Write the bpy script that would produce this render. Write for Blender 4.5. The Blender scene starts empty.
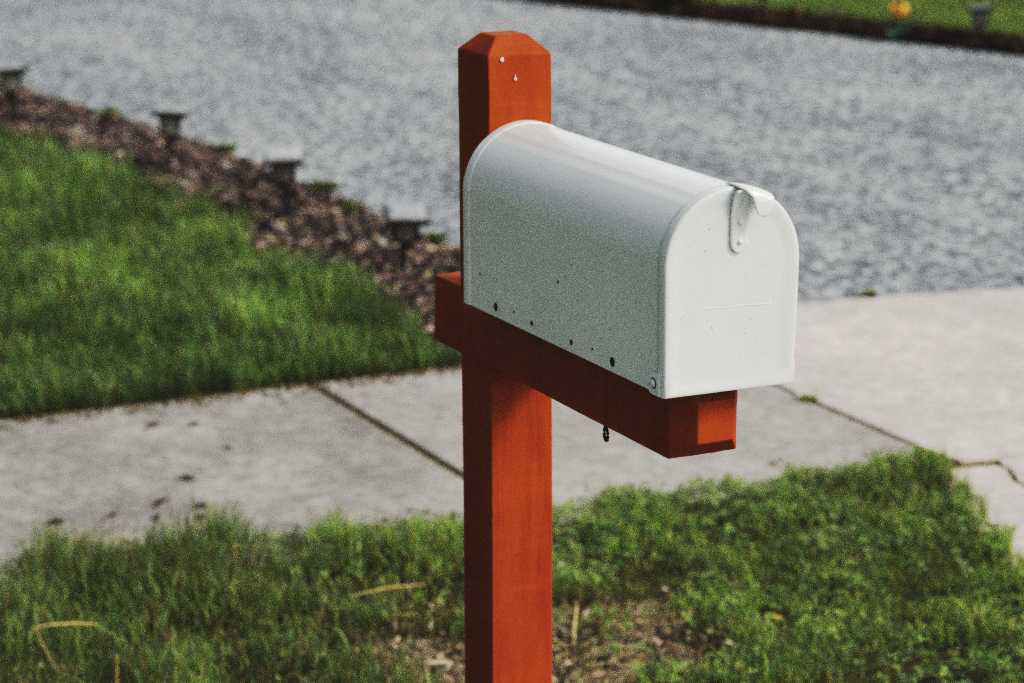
import bpy, bmesh, math, random
import numpy as np
from mathutils import Vector, Matrix

random.seed(7)
rng = np.random.default_rng(11)
S = bpy.context.scene
COL = S.collection
RAD = math.radians

# ------------------------------------------------------------------ helpers
def tag(o, label=None, cat=None, group=None, kind=None):
    if label: o['label'] = label
    if cat: o['category'] = cat
    if group: o['group'] = group
    if kind: o['kind'] = kind
    return o

def empty(name, loc=(0, 0, 0), rot=(0, 0, 0), label=None, cat=None, group=None):
    o = bpy.data.objects.new(name, None)
    o.empty_display_size = .1
    COL.objects.link(o)
    o.location = loc
    o.rotation_euler = rot
    return tag(o, label, cat, group)

def obj(name, bm, m, parent=None, smooth=None):
    me = bpy.data.meshes.new(name)
    bmesh.ops.recalc_face_normals(bm, faces=bm.faces[:])
    bm.to_mesh(me)
    bm.free()
    me.materials.append(m)
    o = bpy.data.objects.new(name, me)
    COL.objects.link(o)
    if parent: o.parent = parent
    if smooth is not None:
        for p in me.polygons: p.use_smooth = True
        try:
            me.set_sharp_from_angle(angle=RAD(smooth))
        except Exception:
            pass
    return o

def copy_tree(o, parent=None):
    c = o.copy()
    COL.objects.link(c)
    if parent: c.parent = parent
    for ch in list(o.children): copy_tree(ch, c)
    return c

def bm_add(bm, verts, faces):
    vs = [bm.verts.new(v) for v in verts]
    for f in faces:
        try: bm.faces.new([vs[i] for i in f])
        except ValueError: pass
    return vs

def box(bm, x0, x1, y0, y1, z0, z1, taper=0.0):
    t = taper
    v = [(x0, y0, z0), (x1, y0, z0), (x1, y1, z0), (x0, y1, z0),
         (x0 + t, y0 + t, z1), (x1 - t, y0 + t, z1), (x1 - t, y1 - t, z1), (x0 + t, y1 - t, z1)]
    return bm_add(bm, v, [(3, 2, 1, 0), (4, 5, 6, 7), (0, 1, 5, 4), (1, 2, 6, 5), (2, 3, 7, 6), (3, 0, 4, 7)])

def loft(bm, loops, cap0=True, cap1=True, closed=True):
    rings = [[bm.verts.new(p) for p in L] for L in loops]
    n = len(rings[0])
    for a, b in zip(rings[:-1], rings[1:]):
        for i in range(n if closed else n - 1):
            j = (i + 1) % n
            bm.faces.new((a[i], a[j], b[j], b[i]))
    if cap0: bm.faces.new(rings[0][::-1])
    if cap1: bm.faces.new(rings[-1])
    return rings

def tube(bm, pts, r, n=8, cap=True):
    pts = [Vector(p) for p in pts]
    rr = r if isinstance(r, (list, tuple)) else [r] * len(pts)
    loops = []
    up = Vector((0, 0, 1))
    for i, p in enumerate(pts):
        d = (pts[min(i + 1, len(pts) - 1)] - pts[max(i - 1, 0)]).normalized()
        a = d.cross(up)
        if a.length < 1e-3: a = d.cross(Vector((1, 0, 0)))
        a.normalize()
        b = d.cross(a).normalized()
        loops.append([p + (a * math.cos(t) + b * math.sin(t)) * rr[i] for t in [2 * math.pi * k / n for k in range(n)]])
    loft(bm, loops, cap, cap)

def disc(bm, c, axis, r, h, n=20, dome=0.0):
    axis = Vector(axis).normalized()
    a = axis.orthogonal().normalized(); b = axis.cross(a)
    c = Vector(c)
    ring = lambda rad, off: [c + axis * off + (a * math.cos(t) + b * math.sin(t)) * rad for t in [2 * math.pi * k / n for k in range(n)]]
    L = [ring(r, -.0006), ring(r, h * .5), ring(r * .9, h)]
    if dome:
        L += [ring(r * .6, h + dome * .7), ring(r * .25, h + dome)]
    loft(bm, L)

def mesh_np(name, verts, faces_list, m, cols=None, smooth=False):
    """faces_list: list of int arrays (n,k)"""
    me = bpy.data.meshes.new(name)
    me.vertices.add(len(verts))
    me.vertices.foreach_set('co', np.asarray(verts, np.float32).ravel())
    loops = np.concatenate([f.ravel() for f in faces_list]).astype(np.int32)
    tot = np.concatenate([np.full(len(f), f.shape[1], np.int32) for f in faces_list])
    start = np.concatenate([[0], np.cumsum(tot)[:-1]]).astype(np.int32)
    me.loops.add(len(loops)); me.polygons.add(len(tot))
    me.loops.foreach_set('vertex_index', loops)
    me.polygons.foreach_set('loop_start', start)
    me.polygons.foreach_set('loop_total', tot)
    if smooth: me.polygons.foreach_set('use_smooth', np.ones(len(tot), bool))
    if cols is not None:
        at = me.color_attributes.new('tint', 'FLOAT_COLOR', 'POINT')
        c4 = np.ones((len(verts), 4), np.float32); c4[:, :3] = cols
        at.data.foreach_set('color', c4.ravel())
    me.update(calc_edges=True)
    me.validate()
    me.materials.append(m)
    o = bpy.data.objects.new(name, me)
    COL.objects.link(o)
    return o

_perm = rng.random((256, 256))
def vnoise(x, y):
    xi = np.floor(x).astype(int); yi = np.floor(y).astype(int)
    fx = x - xi; fy = y - yi
    fx = fx * fx * (3 - 2 * fx); fy = fy * fy * (3 - 2 * fy)
    g = lambda i, j: _perm[i % 256, j % 256]
    return (g(xi, yi) * (1 - fx) + g(xi + 1, yi) * fx) * (1 - fy) + (g(xi, yi + 1) * (1 - fx) + g(xi + 1, yi + 1) * fx) * fy
def fbm(x, y, s, o=3):
    v = 0; a = .5; t = 0
    for k in range(o):
        v = v + a * vnoise(x * s + 17 * k, y * s + 31 * k); t += a; s *= 2.1; a *= .5
    return v / t

# ------------------------------------------------------------------ materials
class NT:
    def __init__(s, name):
        s.m = bpy.data.materials.new(name); s.m.use_nodes = True
        s.t = s.m.node_tree; s.n = s.t.nodes; s.b = s.n['Principled BSDF']; s.out = s.n['Material Output']
        s.tc = None
    def node(s, typ, **k):
        n = s.n.new(typ)
        for a, v in k.items():
            if hasattr(n, a): setattr(n, a, v)
            else: n.inputs[a].default_value = v
        return n
    def link(s, a, b): s.t.links.new(a, b)
    def coord(s, scale=(1, 1, 1), obj_space=True):
        if s.tc is None: s.tc = s.node('ShaderNodeTexCoord')
        mp = s.node('ShaderNodeMapping'); mp.inputs['Scale'].default_value = scale
        s.link(s.tc.outputs['Object' if obj_space else 'Generated'], mp.inputs['Vector'])
        return mp.outputs['Vector']
    def noise(s, scale, detail=4, rough=.55, stretch=(1, 1, 1), dist=0):
        n = s.node('ShaderNodeTexNoise'); n.inputs['Scale'].default_value = scale
        n.inputs['Detail'].default_value = detail; n.inputs['Roughness'].default_value = rough
        n.inputs['Distortion'].default_value = dist
        s.link(s.coord(stretch), n.inputs['Vector'])
        return n.outputs['Fac']
    def ramp(s, fac, stops):
        r = s.node('ShaderNodeValToRGB'); e = r.color_ramp.elements
        while len(e) < len(stops): e.new(.5)
        for el, (p, c) in zip(e, stops):
            el.position = p; el.color = (*c, 1) if len(c) == 3 else c
        s.link(fac, r.inputs['Fac'])
        return r.outputs['Color']
    def mix(s, fac, a, b, mode='MIX'):
        n = s.node('ShaderNodeMix', data_type='RGBA', blend_type=mode)
        for v, i in ((fac, 0), (a, 6), (b, 7)):
            if hasattr(v, 'is_linked'): s.link(v, n.inputs[i])
            elif isinstance(v, (int, float)): n.inputs[i].default_value = v
            else: n.inputs[i].default_value = (*v, 1)
        return n.outputs[2]
    def bump(s, h, strength=.3, dist=.002):
        b = s.node('ShaderNodeBump'); b.inputs['Strength'].default_value = strength; b.inputs['Distance'].default_value = dist
        s.link(h, b.inputs['Height']); s.link(b.outputs['Normal'], s.b.inputs['Normal'])
        return b
    def set(s, **k):
        for a, v in k.items():
            i = s.b.inputs[a.replace('_', ' ')]
            if hasattr(v, 'is_linked'): s.link(v, i)
            elif isinstance(v, (tuple, list)) and len(v) == 3: i.default_value = (*v, 1)
            else: i.default_value = v
        return s.m

def g3(v): return (v, v, v)

def make_red():
    t = NT('red_stained_wood')
    grain = t.noise(38, 5, .6, (1, 1, .18))
    blot = t.noise(9, 4, .6)
    c = t.ramp(grain, [(.25, (.26, .061, .018)), (.55, (.325, .083, .022)), (.8, (.36, .085, .028))])
    c = t.mix(t.ramp(blot, [(.45, g3(0)), (.75, g3(.45))]), c, (.23, .043, .020))
    fine = t.noise(420, 3, .6)
    lap = t.noise(16, 4, .6, (.35, .35, 1.6), .6)
    c = t.mix(t.ramp(lap, [(.48, g3(0)), (.62, g3(.30))]), c, (.42, .10, .03))
    c = t.mix(t.ramp(t.noise(52, 5, .75), [(.62, g3(0)), (.74, g3(.35))]), c, (.15, .03, .016))
    chk = t.noise(75, 5, .7, (1, 1, .05), .3)
    c = t.mix(t.ramp(chk, [(.56, g3(0)), (.70, g3(.42))]), c, (.17, .032, .014))
    c = t.mix(t.ramp(t.noise(5, 3, .6), [(.40, g3(0)), (.66, g3(.28))]), c, (.24, .05, .022))
    t.bump(t.mix(.4, t.mix(.35, t.mix(.5, grain, fine), blot), lap), .5, .003)
    rg = t.ramp(blot, [(.3, g3(.74)), (.7, g3(.60))])
    return t.set(Base_Color=c, Roughness=rg, Specular_IOR_Level=.12)

def make_white():
    t = NT('white_painted_steel')
    big = t.noise(7, 3, .5)
    c = t.ramp(big, [(.3, (.715, .735, .725)), (.7, (.77, .785, .77))])
    dirt = t.mix(.5, t.noise(23, 6, .7), t.noise(30, 5, .65, (1, 1, .12)))
    c = t.mix(t.ramp(dirt, [(.56, g3(0)), (.8, g3(.22))]), c, (.50, .52, .48))
    speck = t.noise(170, 2, .5)
    c = t.mix(t.ramp(speck, [(.735, g3(0)), (.76, g3(.8))]), c, (.16, .11, .08))
    fine = t.noise(300, 3, .6)
    h = t.mix(.30, t.noise(11, 2, .4), fine)
    t.bump(h, .16, .0016)
    t.set(Base_Color=c, Roughness=t.ramp(dirt, [(.3, g3(.20)), (.7, g3(.34))]), Specular_IOR_Level=.5)
    return t.m

def simple(name, col, rough=.6, metal=0, noise_amt=.25, scale=60, bump=.15):
    t = NT(name)
    n = t.noise(scale, 4, .6)
    c = t.ramp(n, [(.3, tuple(x * (1 - noise_amt) for x in col)), (.7, tuple(min(1, x * (1 + noise_amt)) for x in col))])
    if bump: t.bump(n, bump, .001)
    return t.set(Base_Color=c, Roughness=rough, Metallic=metal)

def make_concrete(name, base, warm):
    t = NT(name)
    big = t.noise(1.3, 5, .62)
    mid = t.noise(11, 5, .65)
    fine = t.noise(160, 3, .7)
    c = t.ramp(big, [(.34, tuple(b * .74 for b in base)), (.5, base), (.66, tuple(b * 1.15 for b in warm))])
    blot = t.noise(24, 4, .7)
    c = t.mix(.75, c, t.ramp(blot, [(.34, g3(.30)), (.5, g3(.5)), (.66, g3(.70))]), 'OVERLAY')
    c = t.mix(t.ramp(mid, [(.40, g3(0)), (.70, g3(.62))]), c, tuple(b * .60 for b in base))
    c = t.mix(.55, c, t.ramp(fine, [(.3, g3(.40)), (.5, g3(.62)), (.7, g3(.80))]), 'SOFT_LIGHT')
    cl_ = t.noise(3.2, 6, .7, (1, 1.5, 1))
    c = t.mix(t.ramp(cl_, [(.45, g3(0)), (.68, g3(.5))]), c, tuple(b * w_ for b, w_ in zip(base, (.62, .60, .56))))
    spots = t.noise(46, 2, .5)
    c = t.mix(t.ramp(spots, [(.70, g3(0)), (.76, g3(.45))]), c, (.10, .095, .085))
    t.bump(t.mix(.5, fine, mid), .5, .004)
    return t.set(Base_Color=c, Roughness=.85, Specular_IOR_Level=.25)

def make_asphalt():
    t = NT('worn_asphalt')
    vor = t.node('ShaderNodeTexVoronoi'); vor.inputs['Scale'].default_value = 34
    t.link(t.coord(), vor.inputs['Vector'])
    sep = t.node('ShaderNodeSeparateColor'); t.link(vor.outputs['Color'], sep.inputs[0])
    stone = t.ramp(sep.outputs[0], [(.0, (.035, .038, .043)), (.35, (.13, .138, .148)), (.7, (.29, .30, .305)), (1, (.60, .60, .585))])
    big = t.noise(.6, 4, .55, (1, 2.6, 1))
    mid = t.noise(5.5, 6, .72, (1, 1.5, 1))
    mid2 = t.noise(30, 5, .75)
    c = t.mix(.34, stone, t.ramp(mid, [(.33, (.095, .102, .110)), (.5, (.182, .191, .200)), (.72, (.28, .288, .293))]))
    c = t.mix(.45, c, t.ramp(mid2, [(.34, g3(.12)), (.5, g3(.47)), (.66, g3(.88))]), 'OVERLAY')
    c = t.mix(.50, c, t.ramp(big, [(.32, (.19, .21, .245)), (.5, (.405, .425, .445)), (.68, (.64, .65, .655))]), 'OVERLAY')
    t.bump(t.mix(.5, vor.outputs['Distance'], mid2), .9, .008)
    return t.set(Base_Color=c, Roughness=.8, Specular_IOR_Level=.3)

def make_soil(name, a, b, c3, sc=30):
    t = NT(name)
    n = t.noise(sc, 6, .7); m_ = t.noise(sc * .2, 3, .6); f = t.noise(sc * 7, 3, .7)
    c = t.ramp(n, [(.3, a), (.52, b), (.75, c3)])
    c = t.mix(t.ramp(m_, [(.4, g3(0)), (.7, g3(.5))]), c, a)
    t.bump(t.mix(.5, n, f), .9, .012)
    return t.set(Base_Color=c, Roughness=.95, Specular_IOR_Level=.15)

def make_leaf(name, transl=.35, rough=.5, spec=.3):
    """colour comes per blade from the mesh attribute"""
    t = NT(name)
    at = t.node('ShaderNodeAttribute'); at.attribute_name = 'tint'
    t.set(Base_Color=at.outputs['Color'], Roughness=rough, Specular_IOR_Level=spec)
    tr = t.node('ShaderNodeBsdfTranslucent')
    t.link(t.mix(.5, at.outputs['Color'], (1.0, 1.0, .6), 'MULTIPLY'), tr.inputs['Color'])
    mx = t.node('ShaderNodeMixShader'); mx.inputs[0].default_value = transl
    t.link(t.b.outputs[0], mx.inputs[1]); t.link(tr.outputs[0], mx.inputs[2])
    t.link(mx.outputs[0], t.out.inputs['Surface'])
    return t.m

M_red = make_red()
M_white = make_white()
M_screw = simple('dark_screw', (.012, .012, .013), .45, 0, .3, 200)
M_rust = simple('rust', (.05, .028, .018), .8, 0, .4, 300)
M_spot = simple('white_drip', (.75, .73, .68), .6, 0, .1, 200)
M_hook = simple('black_iron', (.010, .010, .011), .35, .6, .3, 200)
M_walk = make_concrete('weathered_sidewalk_concrete', (.225, .217, .20), (.29, .278, .253))
M_walk2 = make_concrete('sidewalk_concrete', (.30, .285, .262), (.36, .34, .31))
M_apron = make_concrete('pale_apron_concrete', (.52, .47, .41), (.59, .53, .465))
M_asph = make_asphalt()
M_dirt = make_soil('bare_dirt', (.15, .12, .085), (.34, .28, .20), (.50, .43, .34), 22)
M_thatch = make_soil('grass_thatch', (.04, .04, .018), (.09, .085, .038), (.17, .15, .075), 34)
M_mulchbase = make_soil('dark_mulch_soil', (.020, .013, .010), (.05, .033, .025), (.11, .075, .055), 28)
M_turf = make_soil('lawn_turf', (.05, .062, .022), (.085, .11, .035), (.13, .15, .06), 30)
M_moss = make_soil('mossy_joint_dirt', (.05, .042, .02), (.13, .115, .045), (.25, .23, .085), 40)
M_terr = make_soil('distant_turf', (.085, .125, .045), (.13, .175, .065), (.175, .215, .09), 9)
M_blade = make_leaf('grass_blade', .52, .38, .5)
M_chip = make_leaf('mulch_chip', .0, .85, .15)
M_leafgreen = make_leaf('garden_leaf', .3)
M_lamp_black = simple('black_weathered_plastic', (.022, .020, .022), .5, 0, .3, 90)
M_lamp_cap = simple('grey_lamp_cap', (.13, .135, .14), .34, 0, .2, 90)
M_lamp_lens = simple('grimy_lens', (.36, .34, .33), .35, 0, .4, 70)
M_solar = simple('solar_glass', (.24, .245, .255), .28, 0, .3, 40, 0)
M_straw = simple('dry_straw', (.45, .36, .19), .7, 0, .3, 120)
M_deadleaf = simple('dead_leaf', (.040, .028, .022), .8, 0, .4, 90)
M_yleaf = simple('yellow_leaf', (.50, .36, .05), .6, 0, .25, 90)
M_pale = simple('pale_dead_leaf', (.50, .43, .36), .8, 0, .25, 60)
M_peb = simple('white_stone', (.66, .64, .60), .8, 0, .2, 80)
M_petal = simple('orange_petal', (.78, .42, .11), .5, 0, .2, 60)
M_tulip = simple('blue_green_leaf', (.035, .095, .062), .5, 0, .3, 60)

Z = 1.05     # arm top above ground
H = .0445    # half a 4x4

# ------------------------------------------------------------------ mailbox post
def jitter_mesh(o, amp, cuts):
    """slightly wavy hand-cut timber: subdivide and push vertices about by under a millimetre"""
    bm = bmesh.new(); bm.from_mesh(o.data)
    bmesh.ops.subdivide_edges(bm, edges=[e for e in bm.edges if e.calc_length() > .05], cuts=cuts, use_grid_fill=True)
    for v in bm.verts:
        p = v.co
        v.co += Vector((math.sin(p.z * 41 + p.y * 60), math.sin(p.z * 37 + p.x * 55 + 2), math.sin(p.x * 47 + p.y * 31))) * amp * .6 + \
            Vector((random.uniform(-1, 1), random.uniform(-1, 1), random.uniform(-1, 1))) * amp * .4
    bm.to_mesh(o.data); bm.free()

post = empty('mailbox_post', (0, 0, 0), label='rust red square wooden post with chamfered top and horizontal arm holding the white mailbox', cat='post')
bm = bmesh.new()
sq = lambda a, z, e=0: [(-a - e, -a, z), (a, -a, z), (a, a, z), (-a - e, a, z)]
loft(bm, [sq(H, -.35, .002), sq(H, Z - 2 * H + .0002, .003)], True, False)
loft(bm, [sq(H, Z - .0002, .004), sq(H, Z + .3135, .005), sq(H - .0225, Z + .3135 + .0225, .005)], False, True)
o = obj('upright', bm, M_red, post)
jitter_mesh(o, .0009, 5)
bv = o.modifiers.new('b', 'BEVEL'); bv.width = .0022; bv.segments = 2; bv.limit_method = 'ANGLE'; bv.angle_limit = RAD(25)
bm = bmesh.new()
sx = lambda x, a, e=0: [(x, -a, Z - H - a), (x, a, Z - H - a), (x, a, Z - H + a), (x, -a, Z - H + a)]
loft(bm, [sx(-.1335, H + .0004), sx(.526, H + .0004), sx(.556, H - .021)], True, True)
o = obj('arm', bm, M_red, post)
jitter_mesh(o, .0009, 5)
bv = o.modifiers.new('b', 'BEVEL'); bv.width = .0016; bv.segments = 2; bv.limit_method = 'ANGLE'; bv.angle_limit = RAD(20)
for (y, z, r) in ((-.0258, .3084, .0026), (-.0071, .2831, .0020)):
    bm = bmesh.new()
    disc(bm, (H + .0008, y, Z + z), (1, 0, 0), r, .0006, 14, .0008)
    if r > .0024: disc(bm, (H + .0008, y + .0008, Z + z + .0018), (1, 0, 0), r * .7, .0006, 12, .0006)
    else: tube(bm, [(H + .0012, y, Z + z + .001), (H + .0012, y - .0003, Z + z + .0055)], [.0011, .0004], 6)
    tag(obj('paint_spot', bm, M_spot, post, 40), 'white speck of paint near the top of the red post')
bm = bmesh.new()   # eye hook screwed into the arm's underside
hx, hy, hz = .353, -.036, Z - 2 * H
tube(bm, [(hx, hy, hz + .01), (hx, hy, hz - .008)], .0024, 8)
ring = [(hx + .0085 * .95 * math.sin(a) , hy - .0085 * .17 * math.sin(a) + .0012 * a / 6, hz - .0145 - .0085 * -math.cos(a)) for a in [2 * math.pi * k / 22 for k in range(22)]]
tube(bm, ring, .0019, 8)
tag(obj('eye_hook', bm, M_hook, post, 60), 'small black iron hook under the arm')

# ------------------------------------------------------------------ mailbox
mail = empty('mailbox', (0, 0, Z), label='white painted steel rural mailbox with a rounded top and a closed front door', cat='mailbox')
W, HM, OY = .1708, .2295, .0032
XB, XF = .0455, .5853
ZM = .0006
NA = 84
def arch(d, x, zb=ZM, r_extra=0.0, z_shift=0.0):
    """closed U outline inset by d; bottom-left round to bottom-right"""
    R = W / 2 - d
    zc = ZM + HM - W / 2
    z0 = zb
    P = []
    for k in range(9): P.append((x, OY - R, z0 + (zc - z0) * k / 9))
    for k in range(NA + 1):
        a = math.pi * k / NA
        P.append((x, OY - R * math.cos(a), zc + R * math.sin(a)))
    for k in range(1, 10): P.append((x, OY + R - .0055 * (k / 9) ** 1.5, zc - (zc - z0) * k / 9))
    return P
bm = bmesh.new()
n_sec = 14
loops = []
for k in range(n_sec + 1):
    x = XB + (XF - .016 - XB) * k / n_sec
    L = arch(.0016, x)
    L = [(px, OY + (py - OY) * (1 - .0035 * math.sin(math.pi * k / n_sec) * (1 if pz < .15 else .3)), pz) for px, py, pz in L]
    def crease(py, pz):
        if pz < .145: return 0
        a = math.degrees(math.atan2(py - OY, pz - (ZM + HM - W / 2)))
        return .00055 * max(0, 1 - abs(a + 24) / 3) + .0005 * max(0, 1 - abs(a + 37) / 3) - .0004 * max(0, 1 - abs(a + 30) / 5)
    L = [(px, py + (py - OY) * crease(py, pz) / .084, pz + (pz - .144) * crease(py, pz) / .084) for px, py, pz in L]
    loops.append(L)
loft(bm, loops)
o = obj('body', bm, M_white, mail, 40)
bm = bmesh.new()   # rolled rim of the rear panel
loft(bm, [arch(.0014, XB - .0006), arch(.0006, XB - .0004), arch(.0, XB + .0010), arch(.0, XB + .0150), arch(.0005, XB + .0175), arch(.0024, XB + .0182)], True, False)
obj('rear_panel', bm, M_white, mail, 50)
# door: a shallow pan with a rolled lip
ZD = -.0015
bm = bmesh.new()
prof = [(.0012, -.020, 0), (.0006, -.0195, 0), (-.0002, -.0185, 0), (-.0004, -.0040, 0), (-.0001, -.0018, .0), (.0007, -.0006, .0006), (.0022, 0, .0014),
        (.0060, -.0001, .0040), (.0105, -.0006, .007), (.0150, -.0015, .010), (.0190, -.0021, .013), (.023, -.0023, .016)]
loft(bm, [arch(d, XF + dx, ZD + dz) for d, dx, dz in prof], False, True)
door = obj('door', bm, M_white, mail, 50)
# two faint pressed creases across the door
for z, y0, y1 in ((.0965, -.050, .068),):
    bm = bmesh.new()
    tube(bm, [(XF - .0024, y0 + (y1 - y0) * k / 8, z - .003 * k / 8 + .0006 * math.sin(k * 1.7)) for k in range(9)], [.0001] + [.0006] * 7 + [.0001], 6)
    obj('crease', bm, M_white, door, 80)
# front lugs of the door beside the hinge rivets
for s in (-1, 1):
    yl = OY + s * (W / 2 + .0012)
    bm = bmesh.new()
    pts = []
    for k in range(9):
        a = math.pi * .5 + math.pi * k / 8
        pts.append((XF - .026 + .012 * math.cos(a) * 1.1, .0118 + .0128 * math.sin(a)))
    pts += [(XF - .010, -.0010), (XF - .010, .0246)]
    A = [(x, yl - .0008, z) for x, z in pts]; B = [(x, yl + .0008, z) for x, z in pts]
    loft(bm, [A, B])
    lug = obj('hinge_lug', bm, M_white, door)
    bm = bmesh.new(); disc(bm, (XF - .0229, yl + s * .0008, .0122), (0, s, 0), .0064, .0004, 24)
    obj('rivet_washer', bm, M_screw, lug, 30)
    bm = bmesh.new(); disc(bm, (XF - .0229, yl + s * .0012, .0122), (0, s, 0), .0047, .0010, 24, .0013)
    obj('hinge_rivet', bm, M_white, lug, 40)
# latch strap on the door, with two rivets and a bent-out top
bm = bmesh.new()
LY, LW = .0100, .0108
path = []   # (x offset, z, half width)
for k in range(9):
    a = -math.pi / 2 + math.pi / 2 * k / 8
    path.append((.0022, .1565 + LW + LW * math.sin(a), max(.0012, LW * math.cos(a))))
path += [(.0022, .178, LW), (.0022, .190, LW), (.0025, .199, LW), (.0034, .207, LW * 1.0), (.0052, .2145, LW), (.0076, .2205, LW), (.0104, .2252, LW * .96), (.0134, .2282, LW * .9)]
F = []; Bk = []
front_grid = []
for dx, z, w in path:
    row = []
    for j in range(7):
        y = -w + 2 * w * j / 6
        curl = .0016 * (abs(y) / LW) ** 2 * (1 if z > .2 else 0)
        row.append(bm.verts.new((XF - .0022 + dx + curl, LY + y, z)))
    front_grid.append(row)
for a, b in zip(front_grid[:-1], front_grid[1:]):
    for j in range(6): bm.faces.new((a[j], a[j + 1], b[j + 1], b[j]))
latch = obj('latch', bm, M_white, door, 60)
sd = latch.modifiers.new('s', 'SOLIDIFY'); sd.thickness = .0016; sd.offset = 0
for z in (.1905, .1685):
    bm = bmesh.new(); disc(bm, (XF + .0008, LY + .0008, z), (1, 0, 0), .0036, .0012, 18, .0014)
    obj('rivet', bm, M_white, latch, 40)
# catch: a tab on the roof that comes forward over the door edge and turns down
bm = bmesh.new()
zc = ZM + HM - W / 2
def rooftop(y, lift): return zc + math.sqrt((W / 2) ** 2 - (y - OY) ** 2) + lift
rows = []
prof = [(-.0215, .0012, 1), (-.016, .0018, 1), (-.008, .0020, 1), (.002, .0020, 1), (.010, .0012, 1), (.0150, -.0014, .96), (.0176, -.0058, .90), (.0186, -.011, .82), (.0190, -.017, .74), (.0190, -.022, .60), (.0190, -.0255, .42), (.0190, -.0275, .16)]
CY, CW = .0300, .0150
for i, (dx, dz, w) in enumerate(prof):
    row = []
    for j in range(9):
        u_ = -1 + 2 * j / 8
        hw = CW * w
        left = CW * w + (.011 if i < 5 else (.006 if i == 5 else 0))
        y = CY + (u_ * hw if u_ > 0 else u_ * left)
        row.append(bm.verts.new((XF + dx, y, (rooftop(y, dz) if i < 6 else rooftop(CY, 0) * .75 + rooftop(y, 0) * .25 + dz))))
    rows.append(row)
for a, b in zip(rows[:-1], rows[1:]):
    for j in range(8): bm.faces.new((a[j], a[j + 1], b[j + 1], b[j]))
catch = obj('catch', bm, M_white, mail, 60)
sd = catch.modifiers.new('s', 'SOLIDIFY'); sd.thickness = .0014; sd.offset = 0
# screws and small screw holes along the lower side
for x, z, r, nm, m_ in ((.1398, .0137, .0050, 'screw', M_screw), (.4557, .0128, .0056, 'screw', M_screw), (.2427, .014, .0030, 'screw_hole', M_screw),
                        (.3502, .0132, .0032, 'screw_hole', M_screw), (.1931, .0182, .0013, 'rust_spot', M_rust), (.405, .0172, .0014, 'rust_spot', M_rust),
                        (.0935, .0471, .0015, 'rust_spot', M_rust), (.3158, .0797, .0015, 'rust_spot', M_rust)):
    bm = bmesh.new()
    disc(bm, (x, OY - W / 2 + .0018, z), (0, -1, 0), r, .0006, 18, .0012 if r > .004 else 0)
    obj(nm, bm, m_, mail, 40)

# ------------------------------------------------------------------ ground surfaces
def sheet(name, outline, z, m, thick=0, sub=0, kind='structure', label=None):
    bm = bmesh.new()
    vs = [bm.verts.new((x, y, z)) for x, y in outline]
    f = bm.faces.new(vs)
    if thick:
        r = bmesh.ops.extrude_face_region(bm, geom=[f])
        for v in [g for g in r['geom'] if isinstance(g, bmesh.types.BMVert)]: v.co.z -= thick
    o = obj(name, bm, m)
    if thick:
        bv = o.modifiers.new('b', 'BEVEL'); bv.width = .006; bv.segments = 2; bv.limit_method = 'ANGLE'
    return tag(o, label, kind=kind)

def wob(p, q, n, amp, seed):
    """points from p to q with a small irregular sideways wander"""
    r = random.Random(seed); out = []
    dx, dy = q[0] - p[0], q[1] - p[1]; L = math.hypot(dx, dy)
    for k in range(n):
        t = k / n
        w = 0 if k == 0 else r.uniform(-amp, amp)
        out.append((p[0] + dx * t - dy / L * w, p[1] + dy * t + dx / L * w))
    return out

sheet('ground', [(-200, -200), (200, -200), (200, 200), (-200, 200)], -.06, M_terr)
sheet('verge_soil', [(-2.12, -6), (.6, -6), (.6, 2.3), (-2.12, 2.3)], -.020, M_thatch)
bm = bmesh.new()
for k in range(14):
    y0 = -12 + k * 1.8
    box(bm, .62, .80, y0, y0 + 1.79, -.20, .0)
o = tag(obj('kerb', bm, M_walk), kind='structure')
bv = o.modifiers.new('b', 'BEVEL'); bv.width = .02; bv.segments = 3
sheet('street', [(.81, -60), (9.5, -60), (9.5, 60), (.81, 60)], -.05, M_asph)
# bare patch as an irregular low sheet behind the post
pts = []
for k in range(40):
    a = 2 * math.pi * k / 40
    r_ = 1 + .22 * math.sin(3 * a + 1) + .12 * math.sin(7 * a)
    pts.append((-1.36 + .27 * r_ * math.cos(a), .70 + .37 * r_ * math.sin(a)))
sheet('dirt_patch', pts, -.014, M_dirt)
sheet('lawn_soil', [(-40, -30), (-3.50, -30), (-3.50, 1.56), (-40, 1.56)], -.016, M_turf)

def rect_slab(name, x0, x1, y0, y1, z=.02, m=M_walk):
    o = sheet(name, [(x0, y0), (x1, y0), (x1, y1), (x0, y1)], z, m, .09)
    return o
bm = bmesh.new()
y = 1.078
for k in range(7):
    y1 = y - .019; y0 = y - 1.25
    xw = random.uniform(-.004, .004)
    bm_add(bm, [(-3.50, y0, .003), (-2.10, y0, .003), (-2.10, y1, .003), (-3.50, y1, .003), (-3.50, y0, -.07), (-2.10, y0, -.07), (-2.10, y1, -.07), (-3.50, y1, -.07)],
           [(0, 1, 2, 3), (4, 7, 6, 5), (0, 4, 5, 1), (1, 5, 6, 2), (2, 6, 7, 3), (3, 7, 4, 0)])
    y -= 1.25
bm_add(bm, [(-3.50, 1.082, .003), (-2.10, 1.082, .003), (-2.10, 2.160, .003), (-3.50, 2.160, .003), (-3.50, 1.082, -.07), (-2.10, 1.082, -.07), (-2.10, 2.160, -.07), (-3.50, 2.160, -.07)],
       [(0, 1, 2, 3), (4, 7, 6, 5), (0, 4, 5, 1), (1, 5, 6, 2), (2, 6, 7, 3), (3, 7, 4, 0)])
walk = tag(obj('sidewalk', bm, M_walk), kind='structure')
walk.data.materials.append(M_walk2)
for p_ in walk.data.polygons:
    if p_.center.y > 1.081: p_.material_index = 1
bv = walk.modifiers.new('b', 'BEVEL'); bv.width = .007; bv.segments = 2; bv.limit_method = 'ANGLE'
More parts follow.
